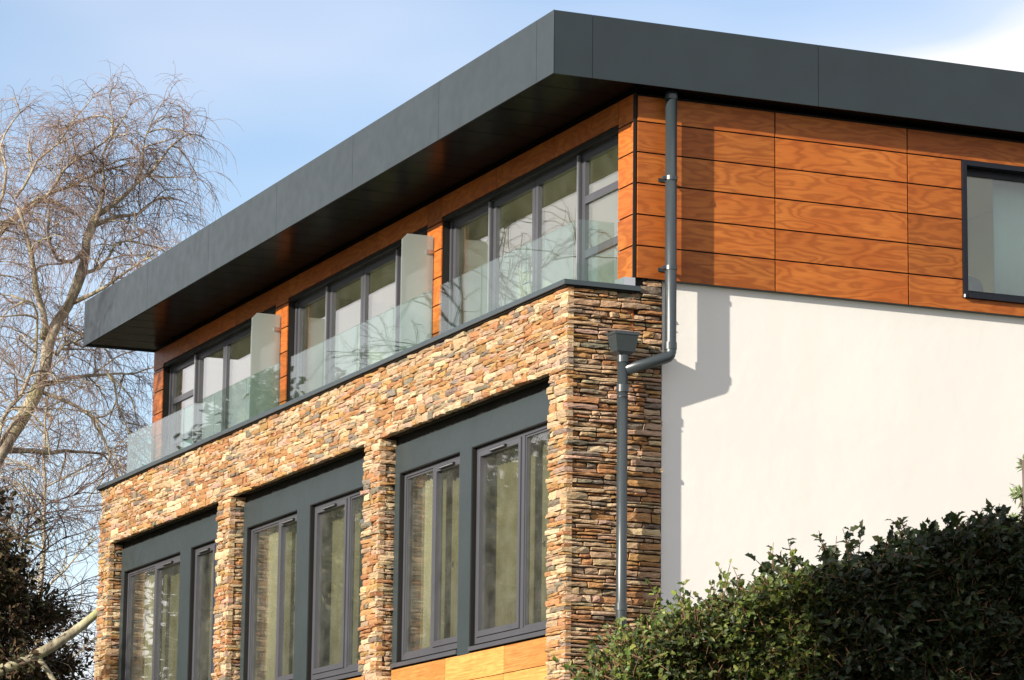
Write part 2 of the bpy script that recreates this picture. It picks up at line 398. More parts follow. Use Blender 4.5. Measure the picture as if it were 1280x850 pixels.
for (a, b) in [(-0.434, 0.005), (-5.472, -4.974), (-10.588, -10.084), (XL, -15.229)]:
    plan(Vector((a, 0, 0)), X_, Z_, -Y_, ledges(0, b-a, GZ, ZS, r, .10, .34), proud=.018, low=-.010, g=.0025)
for x in (-4.974, -10.084, -15.229):                                  # reveals of the piers, facing along the wall
    plan(Vector((x, 0, 0)), Y_, Z_, X_, ledges(.0, .20, GZ, ZS-.004, r, .07, .22), proud=.012)
plan(Vector((0, 0, 0)), Y_, Z_, X_, ledges(.0, 1.02, GZ, ZC-.004, r, .09, .40), proud=.024, low=-.020, g=.007)
plan(Vector((0, 0, 0)), Y_, Z_, X_, ledges(.78, 1.02, ZC-.004, 8.495, r, .12, .25), proud=.02)
stones.sort(key=lambda s: -s[0])
rest = MB()
for i, (a, args, k) in enumerate(stones):
    if i < 300:
        one = MB(); stone_mesh(one, *args, r, **k)
        hb(one, 'stone', STONE, stone_wall, col=True)
    else: stone_mesh(rest, *args, r, **k)
o = hb(rest, 'small_stones', STONE, stone_wall, col=True); o['kind'] = 'stuff'

# lower wall panels, window surrounds and windows
PY = 0.18
TRIMZ = 5.118
lower_cladding = None
mb = MB()
for (a, b) in BAYS: mb.box(a-.02, b+.02, PY+.02, PY+.12, GZ, 5.03)
lower_cladding = hb(mb, 'timber_cladding', BLACK)
rows_low = [(4.765, 5.035), (4.4515, 4.757), (4.138, 4.4435), (3.8245, 4.130)]
for bi, (a, b) in enumerate(BAYS):
    cuts = [a+.0, a+1.545, a+3.105, b]
    for (z0, z1) in rows_low:
        for k in range(3):
            hbox('timber_panel', PALEWOOD, lower_cladding, cuts[k]+(.004 if k else 0), cuts[k+1]-(.004 if k < 2 else 0), PY, PY+.012, z0, z1)
WIN = [[(-4.83, -3.10, -3.96), (-2.78, -0.57, -1.57)], [(-9.95, -8.12, -8.90), (-7.68, -5.61, -6.55)], [(-15.09, -12.59, -13.83), (-12.15, -10.73, -11.28)]]
ZW0, ZW1 = 5.118, 7.173
def make_light(parent, x0, x1, z0, z1, y, opening, vent):
    """one light of a window: an inner sash frame where it opens, its pane, a trickle vent and a handle"""
    if opening:
        mb = MB(); frame_boxes(mb, x0+.006, x1-.006, y-.012, y+.05, z0+.006, z1-.006, .055, .055, .06, .055)
        hb(mb, 'sash', FRAME, parent); ins = .05
    else:
        mb = MB(); frame_boxes(mb, x0+.002, x1-.002, y+.012, y+.05, z0+.002, z1-.002, .02, .02, .02, .02)
        hb(mb, 'glazing_bead', FRAME, parent); ins = .015
    hbox('pane', LOWGLASS, parent, x0+ins, x1-ins, y+.026, y+.046, z0+ins, z1-ins)
    if vent:
        cx = (x0+x1)/2; hw = min(.20, (x1-x0)*.3); ym = y-.012 if opening else y
        hbox('trickle_vent', BLACK, parent, cx-hw, cx+hw, ym-.022, ym-.001, z1-.052, z1-.024)
        hbox('vent_hood', STEEL, parent, cx-hw+.02, cx+hw-.02, ym-.028, ym-.0225, z1-.044, z1-.032)
def make_window(bay, w):
    (x0, x1, m) = w; y = .235; t = .06
    mb = MB(); frame_boxes(mb, x0, x1, y, y+.07, ZW0+.012, ZW1+.01, t, t, t, t); mb.box(m-.036, m+.036, y+.001, y+.069, ZW0+.012+t, ZW1+.01-t)
    wo = hb(mb, 'window', FRAME)
    zz0, zz1 = ZW0+.012+t, ZW1+.01-t
    return wo, (x0+t, m-.036, zz0, zz1, y), (m+.036, x1-t, zz0, zz1, y)
def handle(parent, x, y, z, mat=BLACK):
    mb = MB(); mb.box(x-.012, x+.012, y-.012, y, z-.03, z+.03); mb.tube([(x, y-.012, z), (x, y-.04, z), (x+.01, y-.045, z-.11)], [.008, .008, .007], 6)
    return hb(mb, 'handle', mat, parent)
for bi, ((a, b), ws) in enumerate(zip(BAYS, WIN)):
    mb = MB(); (l0, l1, _), (r0, r1, _) = ws
    D = PY+.14
    mb.box(a+.004, b-.004, PY, D, ZW1, ZS-.085)                       # head panel
    mb.box(a+.004, l0, PY, D, ZW0-.05, ZW1); mb.box(r1, b-.004, PY, D, ZW0-.05, ZW1)
    mb.box(l1, r0, PY-.004, D, ZW0-.085, ZW1)                         # post, lapping over the sill
    sur = hb(mb, 'window_surround', SURROUND)
    hbox('lintel_shade_strip', BLACK, sur, a+.01, b-.01, PY+.02, PY+.11, ZS-.085, ZS+.01)  # black strip thickens the shadow band under the lintel
    for (s0, s1) in ((l0, l1), (r0, r1)): hb(MB().box(s0+.0005, s0+.010, PY+.006, .234, ZW0, ZW1-.011).box(s0+.0005, s1-.001, PY+.006, .234, ZW1-.010, ZW1-.0005), 'reveal_shade_lining', BLACK, sur)  # black sheets painted in for the shade on the window reveals
    hbox('sill', FRAME, sur, a+.004, l1-.002, PY-.018, D-.01, ZW0-.062, ZW0-.018)
    hbox('sill', FRAME, sur, r0+.002, b-.004, PY-.018, D-.01, ZW0-.062, ZW0-.018)
    for wi, w_ in enumerate(ws):
        wo, la, lb = make_window(bi, w_)
        if wi == 0:
            make_light(wo, *la[:4], la[4], False, False); make_light(wo, *lb[:4], lb[4], True, True)
            handle(wo, lb[0]+.30, lb[4]+.10, 6.05)
        else:
            make_light(wo, *la[:4], la[4], True, True); make_light(wo, *lb[:4], lb[4], False, False)
            handle(wo, lb[0]+.30, lb[4]+.10, 6.0)
# inner lining of the ground floor openings
# render wall and the solid body
mb = MB(); mb.box(-.32, -.05, 1.03, 9.0, GZ, 8.499)
hb(mb, 'rendered_wall', RENDER)
mb = MB(); mb.box(XL+.02, XL+.25, .30, 9.0, GZ, 8.34); mb.box(XL+.02, -.05, 9.0, 9.25, GZ, 10.36); mb.box(XL+.02, XL+.25, .85, 9.0, 8.34, 10.36)
hb(mb, 'gable_wall', RENDER)
mb = MB(); mb.box(XL+.25, -.32, .32, 9.0, 7.62, 7.95); 
hb(mb, 'floor_slab', DECK)
mb = MB(); mb.box(XL+.06, -.32, .17, .32, 7.60, 8.35); mb.box(-.32, -.06, .17, .30, 7.60, 8.35); mb.box(XL+.06, XL+.25, .17, .30, 7.6, 8.35)
hb(mb, 'parapet_lining', DECK)
mb = MB()
mb.box(XL+.25, -.32, 5.2, 5.35, 4.6, 7.615); mb.box(XL+.25, -.32, 6.2, 6.35, 7.955, 10.20)
for x in (-5.22, -10.34): mb.box(x-.06, x+.06, .33, 5.195, 4.6, 7.615); mb.box(x-.06, x+.06, .92, 6.195, 7.955, 10.20)
mb.box(-.36, -.325, .32, 5.195, 4.6, 7.615); mb.box(-.36, -.325, 1.0, 3.6, 7.955, 10.2)
mb.box(-3.2, -3.1, 3.5, 6.195, 7.955, 10.2)
hb(mb, 'interior_wall', INTWALL)
mb = MB(); mb.box(XL+.25, -.1, .80, 9.0, 10.205, 10.33); mb.box(XL+.25, -.33, .33, 9.0, 7.616, 7.619)
hb(mb, 'ceiling', INTWALL)
mb = MB(); mb.box(XL+.25, -.33, .33, 9.0, 4.45, 4.595); mb.box(XL+.25, -.33, .90, 9.0, 7.951, 7.954)
hb(mb, 'interior_floor', INTFLOOR)

# upper timber cladding
TY, TX = 0.70, 0.02
ROWS = [8.5035, 8.823, 9.1365, 9.450, 9.7635, 10.0735, 10.355]
G3 = [(-5.016, -0.355), (-10.131, -5.443), (-15.286, -10.584)]
ZH = 10.122
mb = MB()
pill = [(-0.355, -0.02), (-5.443, -5.016), (-10.584, -10.131), (-15.72, -15.286)]
for (a, b) in pill: mb.box(a+.004, b-.004, TY+.018, TY+.16, 7.955, ZH)
mb.box(-15.72, -.02, TY+.018, TY+.16, ZH, 10.36)
mb.box(-.16, 0.0, TY+.16, 4.42, 8.52, 10.36); mb.box(-.16, 0.0, 6.6, 9.0, 8.52, 10.36); mb.box(-.16, 0.0, 4.42, 6.6, 10.08, 10.36); mb.box(-.16, 0.0, 4.42, 6.6, 8.52, 8.63)
upper = hb(mb, 'timber_cladding', BLACK)
def wpanel(*boxes):
    mb = MB()
    for b_ in boxes: mb.box(*b_)
    return hb(mb, 'timber_panel', WOOD, upper)
g = .0075
low_rows = [7.96, 8.196]+ROWS
for (a, b) in pill:
    b2 = -.012 if b > -.1 else b
    for k in range(len(low_rows)-3):
        wpanel((a, b2, TY, TY+.014, low_rows[k]+g, low_rows[k+1]-g))
    wpanel((a, b2, TY, TY+.014, low_rows[-3]+g, ZH-.0005)) if False else None
    wpanel((a, b2, TY, TY+.014, low_rows[-3]+g, low_rows[-2]-g))
# head band above the doors: cut into panels
band = [XL+.02, -15.286, -13.73, -12.18, -10.584, -10.131, -8.57, -7.0, -5.443, -5.016, -3.46, -1.91, -0.355, -.012]
for k in range(len(band)-1):
    over = any(abs(band[k]-a) < .01 and abs(band[k+1]-b) < .03 for a, b in pill) or k in (0, len(band)-2)
    wpanel((band[k]+g/2, band[k+1]-g/2, TY, TY+.014, (10.0735+g) if over else ZH+.002, 10.352))
hbox('corner_trim', BLACK, upper, -.011, .006, TY-.002, TY+.028, 8.5, 10.36)
COLS = [TY+.03, 2.2533, 3.7695, 5.2870, 6.804, 8.321, 9.0]
for ci in range(6):
    for ri in range(6):
        y0, y1, z0, z1 = COLS[ci]+g, COLS[ci+1]-g, ROWS[ri]+g, ROWS[ri+1]-g
        if ri == 0: z0 = 8.5035
        if ri == 5: z1 = 10.33
        wy0, wy1, wz0, wz1 = 4.400, 6.62, 8.628, 10.0735
        if y1 < wy0 or y0 > wy1 or z0 > wz1-.02: wpanel((.006, TX, y0, y1, z0, z1)); continue
        bx = []
        if y0 < wy0: bx.append((.006, TX, y0, wy0, z0, z1))
        if y1 > wy1: bx.append((.006, TX, wy1, y1, z0, z1))
        if z0 < wz0: bx.append((.006, TX, max(y0, wy0), min(y1, wy1), z0, wz0))
        if bx: wpanel(*bx)
hbox('base_flashing', COPING, upper, -.16, .012, TY+.16, 9.0, 8.5, 8.5032)

# side window
wy0, wy1, wz0, wz1 = 4.404, 6.616, 8.632, 10.0695
mb = MB()
for (b_) in [(-.20, .052, wy0, wy0+.045, wz0, wz1), (-.20, .052, wy1-.045, wy1, wz0, wz1), (-.20, .050, wy0+.045, wy1-.045, wz1-.05, wz1), (-.20, .062, wy0+.045, wy1-.045, wz0, wz0+.055)]:
    mb.box(*b_)
sw = hb(mb, 'window', DARKFRAME); sw['label'] = 'black box window in the timber side wall'
mb = MB()
a0, a1, c0, c1 = wy0+.045, wy1-.045, wz0+.055, wz1-.05
mb.box(-.15, -.08, a0, a0+.03, c0, c1); mb.box(-.15, -.08, a1-.03, a1, c0, c1); mb.box(-.15, -.08, a0+.03, a1-.03, c0, c0+.05); mb.box(-.15, -.08, a0+.03, a1-.03, c1-.07, c1)
hb(mb, 'sash', DARKFRAME, sw)
hbox('pane', SIDEGLASS, sw, -.125, -.105, a0+.025, a1-.025, c0+.045, c1-.065)
hbox('sill_end_cap', WHITEFIX, sw, .050, .066, wy0-.006, wy0+.004, wz0, wz0+.03)

# upper glazed doors
def glazed_leaf(x0, x1, transoms=(), hand=None, y=.822, z0=7.955, z1=ZH-.05):
    mb = MB(); fw = .072
    frame_boxes(mb, x0+.004, x1-.004, y, y+.06, z0, z1, fw, fw, .09, .08)
    zs = [z0+.09]
    for tz in transoms:
        mb.box(x0+.004+fw, x1-.004-fw, y+.001, y+.059, tz-.04, tz+.04); zs += [tz-.04, tz+.04]
    zs.append(z1-.08)
    d = hb(mb, 'glazed_door', FRAME)
    for k in range(0, len(zs), 2):
        hbox('pane', GLASS, d, x0+.004+fw-.01, x1-.004-fw+.01, y+.022, y+.042, zs[k]-.01, zs[k+1]+.01)
    if hand:
        hx = x1-.04 if hand > 0 else x0+.04
        m2 = MB(); m2.box(hx-.02, hx+.02, y-.014, y-.001, 8.93, 9.13)
        m2.tube([(hx, y-.014, 9.09), (hx, y-.055, 9.09), (hx-.13*hand, y-.06, 9.09)], .011, 7); m2.tube([(hx, y-.014, 8.97), (hx, y-.05, 8.97), (hx-.13*hand, y-.055, 8.97)], .011, 7)
        hb(m2, 'handle', STEEL, d)
    return d
for gi, (a, b) in enumerate(G3):
    W = (b-a)/4; mb = MB()
    y = .80
    mb.box(a, a+.05, y, y+.10, 7.955, ZH); mb.box(b-.05, b, y, y+.10, 7.955, ZH); mb.box(a+.05, b-.05, y, y+.10, ZH-.05, ZH)
    x1 = a+W; x3 = a+3*W
    hbox('head_shade_board', BLACK, None, a+.002, b-.002, TY+.016, y-.001, ZH-.045, ZH-.001)  # added black board deepens the eave shade over the door heads
    for xm in (x1, x3): mb.box(xm-.03, xm+.03, y-.012, y+.10, 7.955, ZH-.05)
    dfm = hb(mb, 'door_frame', FRAME)
    for xm in (x1, x3): hbox('cover_strip', STEEL, dfm, xm-.012, xm+.012, y-.020, y-.0125, 7.96, ZH-.055)
    tr = (9.015, 9.58)
    glazed_leaf(a+.05, x1-.03, tr if gi == 2 else ())
    glazed_leaf(x1+.03, a+2*W-.001, (), +1); glazed_leaf(a+2*W+.001, x3-.03, ())
    glazed_leaf(x3+.03, b-.05, tr if gi == 0 else ())

# parapet coping, balustrade, privacy screens
mb = MB(); mb.box(XL-.05, .045, -.05, .34, ZC+.008, 8.411); mb.box(-.33, .045, .34, .765, ZC+.008, 8.411); mb.box(XL-.05, XL+.28, .34, .72, ZC+.008, 8.411)
cop = hb(mb, 'coping', COPING)
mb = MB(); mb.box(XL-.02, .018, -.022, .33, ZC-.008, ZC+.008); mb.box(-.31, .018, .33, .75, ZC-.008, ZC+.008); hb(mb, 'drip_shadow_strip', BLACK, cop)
hbox('upstand', STEEL, cop, -.20, .012, .60, .72, 8.412, 8.497)
bal = hbox('balustrade', COPING, None, -15.47, -.46, .245, .315, 8.4115, 8.425)     # base channel carrying the glass
def gpane(x0, x1): hbox('glass_pane', BGLASS, bal, x0, x1, .274, .288, 8.05, 9.115)
for (a, b, n) in [(-4.0, -.475, 3), (-8.76, -4.23, 4), (-15.46, -9.15, 5)]:
    wd = (b-a)/n
    for k in range(n): gpane(a+k*wd+.006, a+(k+1)*wd-.006)
hbox('glass_pane', BGLASS, bal, -.414, -.40, .30, .685, 8.43, 9.125)
hbox('glass_pane', BGLASS, bal, -15.52, -15.506, .30, .685, 8.43, 9.125)
for x in (-5.23, -10.36):
    poly = [(.31, 7.97), (.685, 7.97), (.685, 9.945), (.375, 9.945), (.31, 9.875)]
    s = hb(MB().prism(poly, 'x', x-.006, x+.006), 'privacy_screen', FROST, None, fix=True)
    for z in (8.3, 9.76):
        mb = MB(); mb.box(x-.022, x+.022, .60, .66, z-.025, z+.025); mb.tube([(x, .66, z), (x, .699, z)], .014, 8); hb(mb, 'clamp', STEEL, s)

# roof
OX, OY, LR, RY = .27, -.2909, -15.855, 9.6
mb = MB(); mb.box(LR+.012, OX-.012, OY+.012, RY-.012, ZB+.052, ZT-.02)
roof = hb(mb, 'roof', ROOFING)
xs = [OX]+[-.142-2.551*i for i in range(7)]; xs[-1] = LR
for k in range(7):
    x1, x0 = xs[k], xs[k+1]
    mb = MB(); mb.box(x0+(.003 if k < 6 else 0), x1-(.003 if k else .0), OY, OY+.011, ZB, ZT); mb.box(x0+(.003 if k < 6 else 0), x1-(.003 if k else .012), OY+.011, OY+.09, ZT-.012, ZT)
    hb(mb, 'fascia_panel', FASCIA, roof)
ys = [OY+.0112, .126, 2.614, 5.102, 7.59, RY]
for k in range(5):
    y0, y1 = ys[k], ys[k+1]
    mb = MB(); mb.box(OX-.011, OX, y0+(.003 if k else 0), y1-(.003 if k < 4 else 0), ZB, ZT); mb.box(OX-.09, OX-.011, y0+(.003 if k else .09), y1-.003, ZT-.012, ZT)
    hb(mb, 'fascia_panel', FASCIA, roof)
mb = MB(); mb.box(LR, LR+.011, OY+.0112, RY, ZB, ZT); hb(mb, 'fascia_panel', FASCIA, roof)
hbox('fascia_corner', COPING, roof, OX-.004, OX+.003, OY-.003, OY+.004, ZB, ZT+.002)
hbox('drip_edge', BLACK, roof, LR+.012, OX-.012, OY+.012, OY+.022, ZB-.002, ZB+.02)
sb = bpy.data.meshes.new('soffit_board')
p_ = .249; nb = int((OX-.02-LR-.02)/p_)
bm_ = MB().box(0, p_-.008, 0, TY-OY-.03, 0, .012); sbm = bm_.mesh('soffit_board', SOFFIT)
for k in range(nb+1):
    x = OX-.02-(k+1)*p_
    if x < LR+.012: break
    o = bpy.data.objects.new('soffit_board', sbm); C.objects.link(o); o.parent = roof; o.location = (x, OY+.024, ZB+.012+(.0015 if k % 2 else 0))
hbox('soffit_strip', SOFFIT, roof, .03, OX-.014, TY+.02, RY-.02, ZB+.004, ZB+.013)
hbox('soffit_backing', BLACK, roof, LR+.013, OX-.013, OY+.023, RY-.02, ZB+.03, ZB+.05)
for (x, y) in [(-5.25, -.02), (-5.45, -.02), (-2.35, -.02), (-2.5, -.02)]:
    mb = MB(); mb.tube([(x, y, ZT), (x, y, ZT+.10)], .014, 6); mb.tube([(x, y, ZT+.10), (x+.05, y, ZT+.12)], .012, 6); hb(mb, 'roof_bracket', WHITEFIX, roof)

# downpipe
px, py, pr = .137, 1.043, .0575
mb = MB()
def curve(pts, n=6):
    out_ = [Vector(pts[0])]
    for i in range(1, len(pts)-1):
        a, b, c = Vector(pts[i-1]), Vector(pts[i]), Vector(pts[i+1])
        d = min(.05, (a-b).length*.4, (c-b).length*.4); s = b+(a-b).normalized()*d; e = b+(c-b).normalized()*d
        for k in range(n+1):
            tt = k/n; out_.append(s*(1-tt)**2+b*2*tt*(1-tt)+e*tt*tt)
    out_.append(Vector(pts[-1])); return out_
mb.tube(curve([(px, py, 10.372), (px, py, 7.725), (px, .55, 7.545)]), pr, 20)
dp = hb(mb, 'downpipe', PIPE, None, smooth=True)
mb = MB(); mb.tube([(px, .532, 7.70), (px, .532, 3.0)], .052, 20); hb(mb, 'lower_pipe', PIPE, dp, smooth=True)
hx0, hx1 = px-.10, px+.10
def frustum(mb, a, b, z0, z1):
    (x0, x1, y0, y1), (X0, X1, Y0, Y1) = a, b
    mb.add([(x0,y0,z0),(x1,y0,z0),(x1,y1,z0),(x0,y1,z0),(X0,Y0,z1),(X1,Y0,z1),(X1,Y1,z1),(X0,Y1,z1)], [(0,3,2,1),(4,5,6,7),(0,1,5,4),(1,2,6,5),(2,3,7,6),(3,0,4,7)])
mb = MB(); frustum(mb, (px-.075, px+.075, .437, .627), (px-.095, px+.10, .412, .654), 7.722, 7.882); mb.box(px-.102, px+.107, .405, .661, 7.882, 7.912); frustum(mb, (px-.055, px+.055, .477, .587), (px-.075, px+.075, .437, .627), 7.690, 7.722)
hb(mb, 'hopper', PIPE, dp)
def ring(y, z0, z1, rad, name='pipe_collar'):
    hb(MB().tube([(px, y, z0), (px, y, z1)], rad, 20), name, PIPE, dp, smooth=False)
ring(.532, 7.33, 7.40, .059); ring(.532, 7.622, 7.69, .058); ring(.532, 5.22, 5.29, .059); ring(py, 7.79, 7.86, pr+.006); ring(py, 10.30, 10.345, pr+.006); ring(.532, 7.28, 7.285, .058)
for z in (9.50, 8.60):
    mb = MB(); mb.tube([(px, py, z-.02), (px, py, z+.02)], pr+.006, 18); mb.box(.021, px, py-.02, py+.02, z-.014, z+.014); mb.box(.0205, .03, py-.085, py+.085, z-.018, z+.018); mb.box(px-.02, px+.02, py-pr-.035, py-pr, z-.015, z+.015)
    hb(mb, 'pipe_bracket', PIPE, dp)
for z in (6.6, 5.25):
    mb = MB(); mb.box(-.02, px, .512, .552, z-.014, z+.014); hb(mb, 'pipe_bracket', PIPE, dp)

# things inside
BLIND = plain('blind_cloth', (0.55, 0.58, 0.53), 0.95, 1.0, 0.04)
def curtain(x0, x1, y, z0, z1, label, axis='x', mat=CURTAIN, fold=1.0):
    mb = MB(); n = max(12, int((x1-x0)*60)); vs = []; fs = []
    for i in range(n+1):
        u = x0+(x1-x0)*i/n; d = fold*(.035*math.sin(i*1.15)+.012*math.sin(i*.37))
        for z in (z0, z1):
            f = 1.0 if z == z0 else .75
            vs.append((u, y+d*f, z) if axis == 'x' else (y+d*f, u, z))
    fs = [(2*i, 2*i+2, 2*i+3, 2*i+1) for i in range(n)]
    mb.add(vs, fs); o = mb.build('curtain', mat, smooth=True)
    m = o.modifiers.new('cloth', 'SOLIDIFY'); m.thickness = .006
    tag(o, label, 'curtain', 'curtains inside the windows'); return o
curtain(-3.50, -3.20, .37, 4.75, 7.45, 'narrow pale curtain beside the dark post of the bay nearest the stone corner', fold=.4)
curtain(-4.55, -4.20, .37, 4.75, 7.45, 'added pale cloth imitating the pier reflection in the left light of the bay nearest the stone corner', fold=.4)  # pale cloth added in each left light, in place of the pier's reflection
curtain(-9.65, -9.20, .37, 4.75, 7.45, 'added pale cloth imitating the pier reflection in the left light of the middle bay', fold=.4)
curtain(-14.65, -14.1, .37, 4.75, 7.45, 'added pale cloth imitating the pier reflection in the left light of the farthest bay', fold=.4)
NET = plain('net_curtain_cloth', (0.10, 0.098, 0.062), 0.95, 2.5, 0.12)
for (x0, x1, lab) in [(-4.80, -3.12, 'olive curtain behind the left lower window nearest the stone corner'), (-2.76, -.60, 'olive curtain behind the right lower window nearest the stone corner'), (-9.93, -8.14, 'olive curtain behind the left window of the middle bay'), (-7.66, -5.63, 'olive curtain behind the right window of the middle bay'), (-15.05, -12.61, 'olive curtain behind the left window of the farthest bay'), (-12.13, -10.75, 'olive curtain behind the right window of the farthest bay')]:
    curtain(x0, x1, .44, 4.65, 7.5, lab, 'x', NET, .5)
curtain(4.98, 6.5, -.32, 8.3, 10.15, 'pale flat blind behind the black framed side window', 'y', BLIND, .08)
ch = empty('office_chair', (-.75, 4.75, 7.955), 'grey rounded chair back seen in the lower corner of the side window', 'chair')
def chb(mb, name, mat, **k): 
    o = mb.build(name, mat, None, **k); o.parent = ch; o.location = -Vector(ch.location); return o
poly = [(4.42, 8.55), (5.00, 8.55), (5.02, 8.75), (4.985, 8.93), (4.94, 8.985), (4.86, 9.005), (4.50, 9.02), (4.42, 9.0)]
bevel(chb(MB().prism(poly, 'x', -.62, -.55), 'backrest', CHAIRCLOTH, fix=True), .015, 2)
bevel(chb(MB().box(-1.15, -.62, 4.45, 5.0, 8.40, 8.50), 'seat', CHAIRCLOTH), .02, 2)
for (x, y) in [(-1.1, 4.5), (-1.1, 4.95), (-.68, 4.5), (-.68, 4.95)]: chb(MB().tube([(x, y, 7.955), (x, y, 8.40)], .018, 8), 'leg', BLACK)
#@@VEG
# ------------------------------------------------------------------ trees and shrubs
def rough_line(pts, r, step=.25, amp=.03):
    """a limb's centre line made finer and uneven"""
    out_ = []; pts = [Vector(p) for p in pts]
    for i in range(len(pts)-1):
        a, b = pts[i], pts[i+1]; n = max(1, int((b-a).length/step))
        p0 = pts[i-1] if i else a-(b-a); p3 = pts[i+2] if i+2 < len(pts) else b+(b-a)
        for k in range(n):
            t = k/n
            q = 0.5*((2*a)+(b-p0)*t+(2*p0-5*a+4*b-p3)*t*t+(3*a-p0-3*b+p3)*t*t*t)
            out_.append(q+Vector((r.uniform(-amp, amp), r.uniform(-amp, amp), r.uniform(-amp, amp))) if (i or k) else q)
    out_.append(pts[-1]); return out_
def wander(p, d, length, r, droop=0.0, wob=.25, seg=.18, up=0.0):
    """a shoot that starts at p along d, wavers, and bends down (droop) or up"""
    n = max(3, int(length/seg)); pts = [Vector(p)]; d = Vector(d).normalized()
    for i in range(n):
        f = (i+1)/n
        d = (d+Vector((r.gauss(0, wob), r.gauss(0, wob), r.gauss(0, wob)))*.5+Vector((0, 0, -droop*f+up))*.5).normalized()
        pts.append(pts[-1]+d*(length/n))
    return pts
def taper(n, a, b): return [a+(b-a)*i/(n-1) for i in range(n)]
def at_len(pts, f):
    k = f*(len(pts)-1); i = min(int(k), len(pts)-2); t = k-i
    return pts[i].lerp(pts[i+1], t), (pts[i+1]-pts[i]).normalized()
def child(mb, root, name, mat, kind=None, **k):
    o = mb.build(name, mat, None, **k); o.parent = root; o.location = -Vector(root.location)
    if kind: o['kind'] = kind
    return o

# the weeping birch beyond the far end of the house
LIMBS = {"trunk": [[0.21, 9.07], [0.7, 10.04], [0.96, 10.52], [1.27, 11.1], [1.38, 11.44], [1.43, 11.87], [1.56, 12.31], [1.74, 12.61], [1.95, 13.15], [2.03, 13.73], [2.16, 14.18]], "a": [[2.16, 14.18], [2.38, 14.41], [2.93, 14.92], [3.21, 15.2], [3.59, 15.73], [3.86, 15.98]], "b": [[2.12, 13.98], [2.6, 14.25], [3.15, 14.4], [3.42, 14.69], [3.81, 14.92], [4.06, 14.86]], "c": [[0.24, 13.15], [0.55, 13.68], [0.73, 13.88], [1.24, 14.46], [1.5, 15.02], [1.93, 15.45], [2.29, 15.93], [2.5, 16.38]], "d": [[0.55, 13.78], [1.15, 14.41], [1.94, 14.97], [2.32, 15.3], [2.6, 15.4], [2.95, 15.57]], "e": [[0.4, 13.57], [0.57, 14.26], [0.66, 14.78], [0.73, 15.18], [0.66, 15.65], [0.88, 16.32], [1.05, 16.56]], "f": [[0.79, 14.41], [0.87, 14.61], [1.03, 15.16], [1.29, 15.47], [1.55, 15.99], [1.74, 16.36]], "g": [[1.42, 11.26], [1.92, 11.45], [2.45, 11.56], [2.88, 11.63], [3.24, 11.65]], "h": [[1.35, 11.12], [1.66, 11.0], [1.94, 10.88], [2.19, 10.66], [2.33, 10.27], [2.53, 9.75]], "i": [[0.75, 10.11], [1.59, 10.18], [2.11, 10.27], [2.69, 10.28], [2.92, 10.21]], "j": [[1.33, 11.98], [1.32, 12.42], [1.12, 12.74], [1.0, 13.2], [0.84, 13.61], [0.65, 13.99]], "k": [[0.46, 9.61], [0.68, 10.59], [0.91, 10.95], [1.05, 11.36], [1.1, 12.03], [0.94, 12.42], [0.54, 12.49]], "l": [[2.45, 11.56], [2.65, 11.36], [2.82, 11.04], [3.05, 10.72], [3.18, 10.53]], "m": [[2.11, 13.87], [2.21, 14.36], [2.17, 14.9], [2.07, 15.37], [2.21, 15.86], [2.09, 16.33]], "n": [[2.03, 13.59], [1.72, 13.29], [1.45, 13.27], [1.23, 13.65], [1.19, 14.05]], "o": [[1.74, 12.61], [2.08, 12.76], [2.48, 13.07], [2.82, 13.26], [3.09, 13.42]], "p": [[1.43, 11.87], [1.64, 11.81], [1.9, 12.1], [2.24, 12.06], [2.64, 12.23]], "q": [[1.95, 13.15], [2.33, 13.35], [2.73, 13.8], [3.28, 13.99], [3.62, 14.23]], "r": [[2.93, 14.92], [3.02, 15.33], [2.94, 15.87], [3.06, 16.3]]}
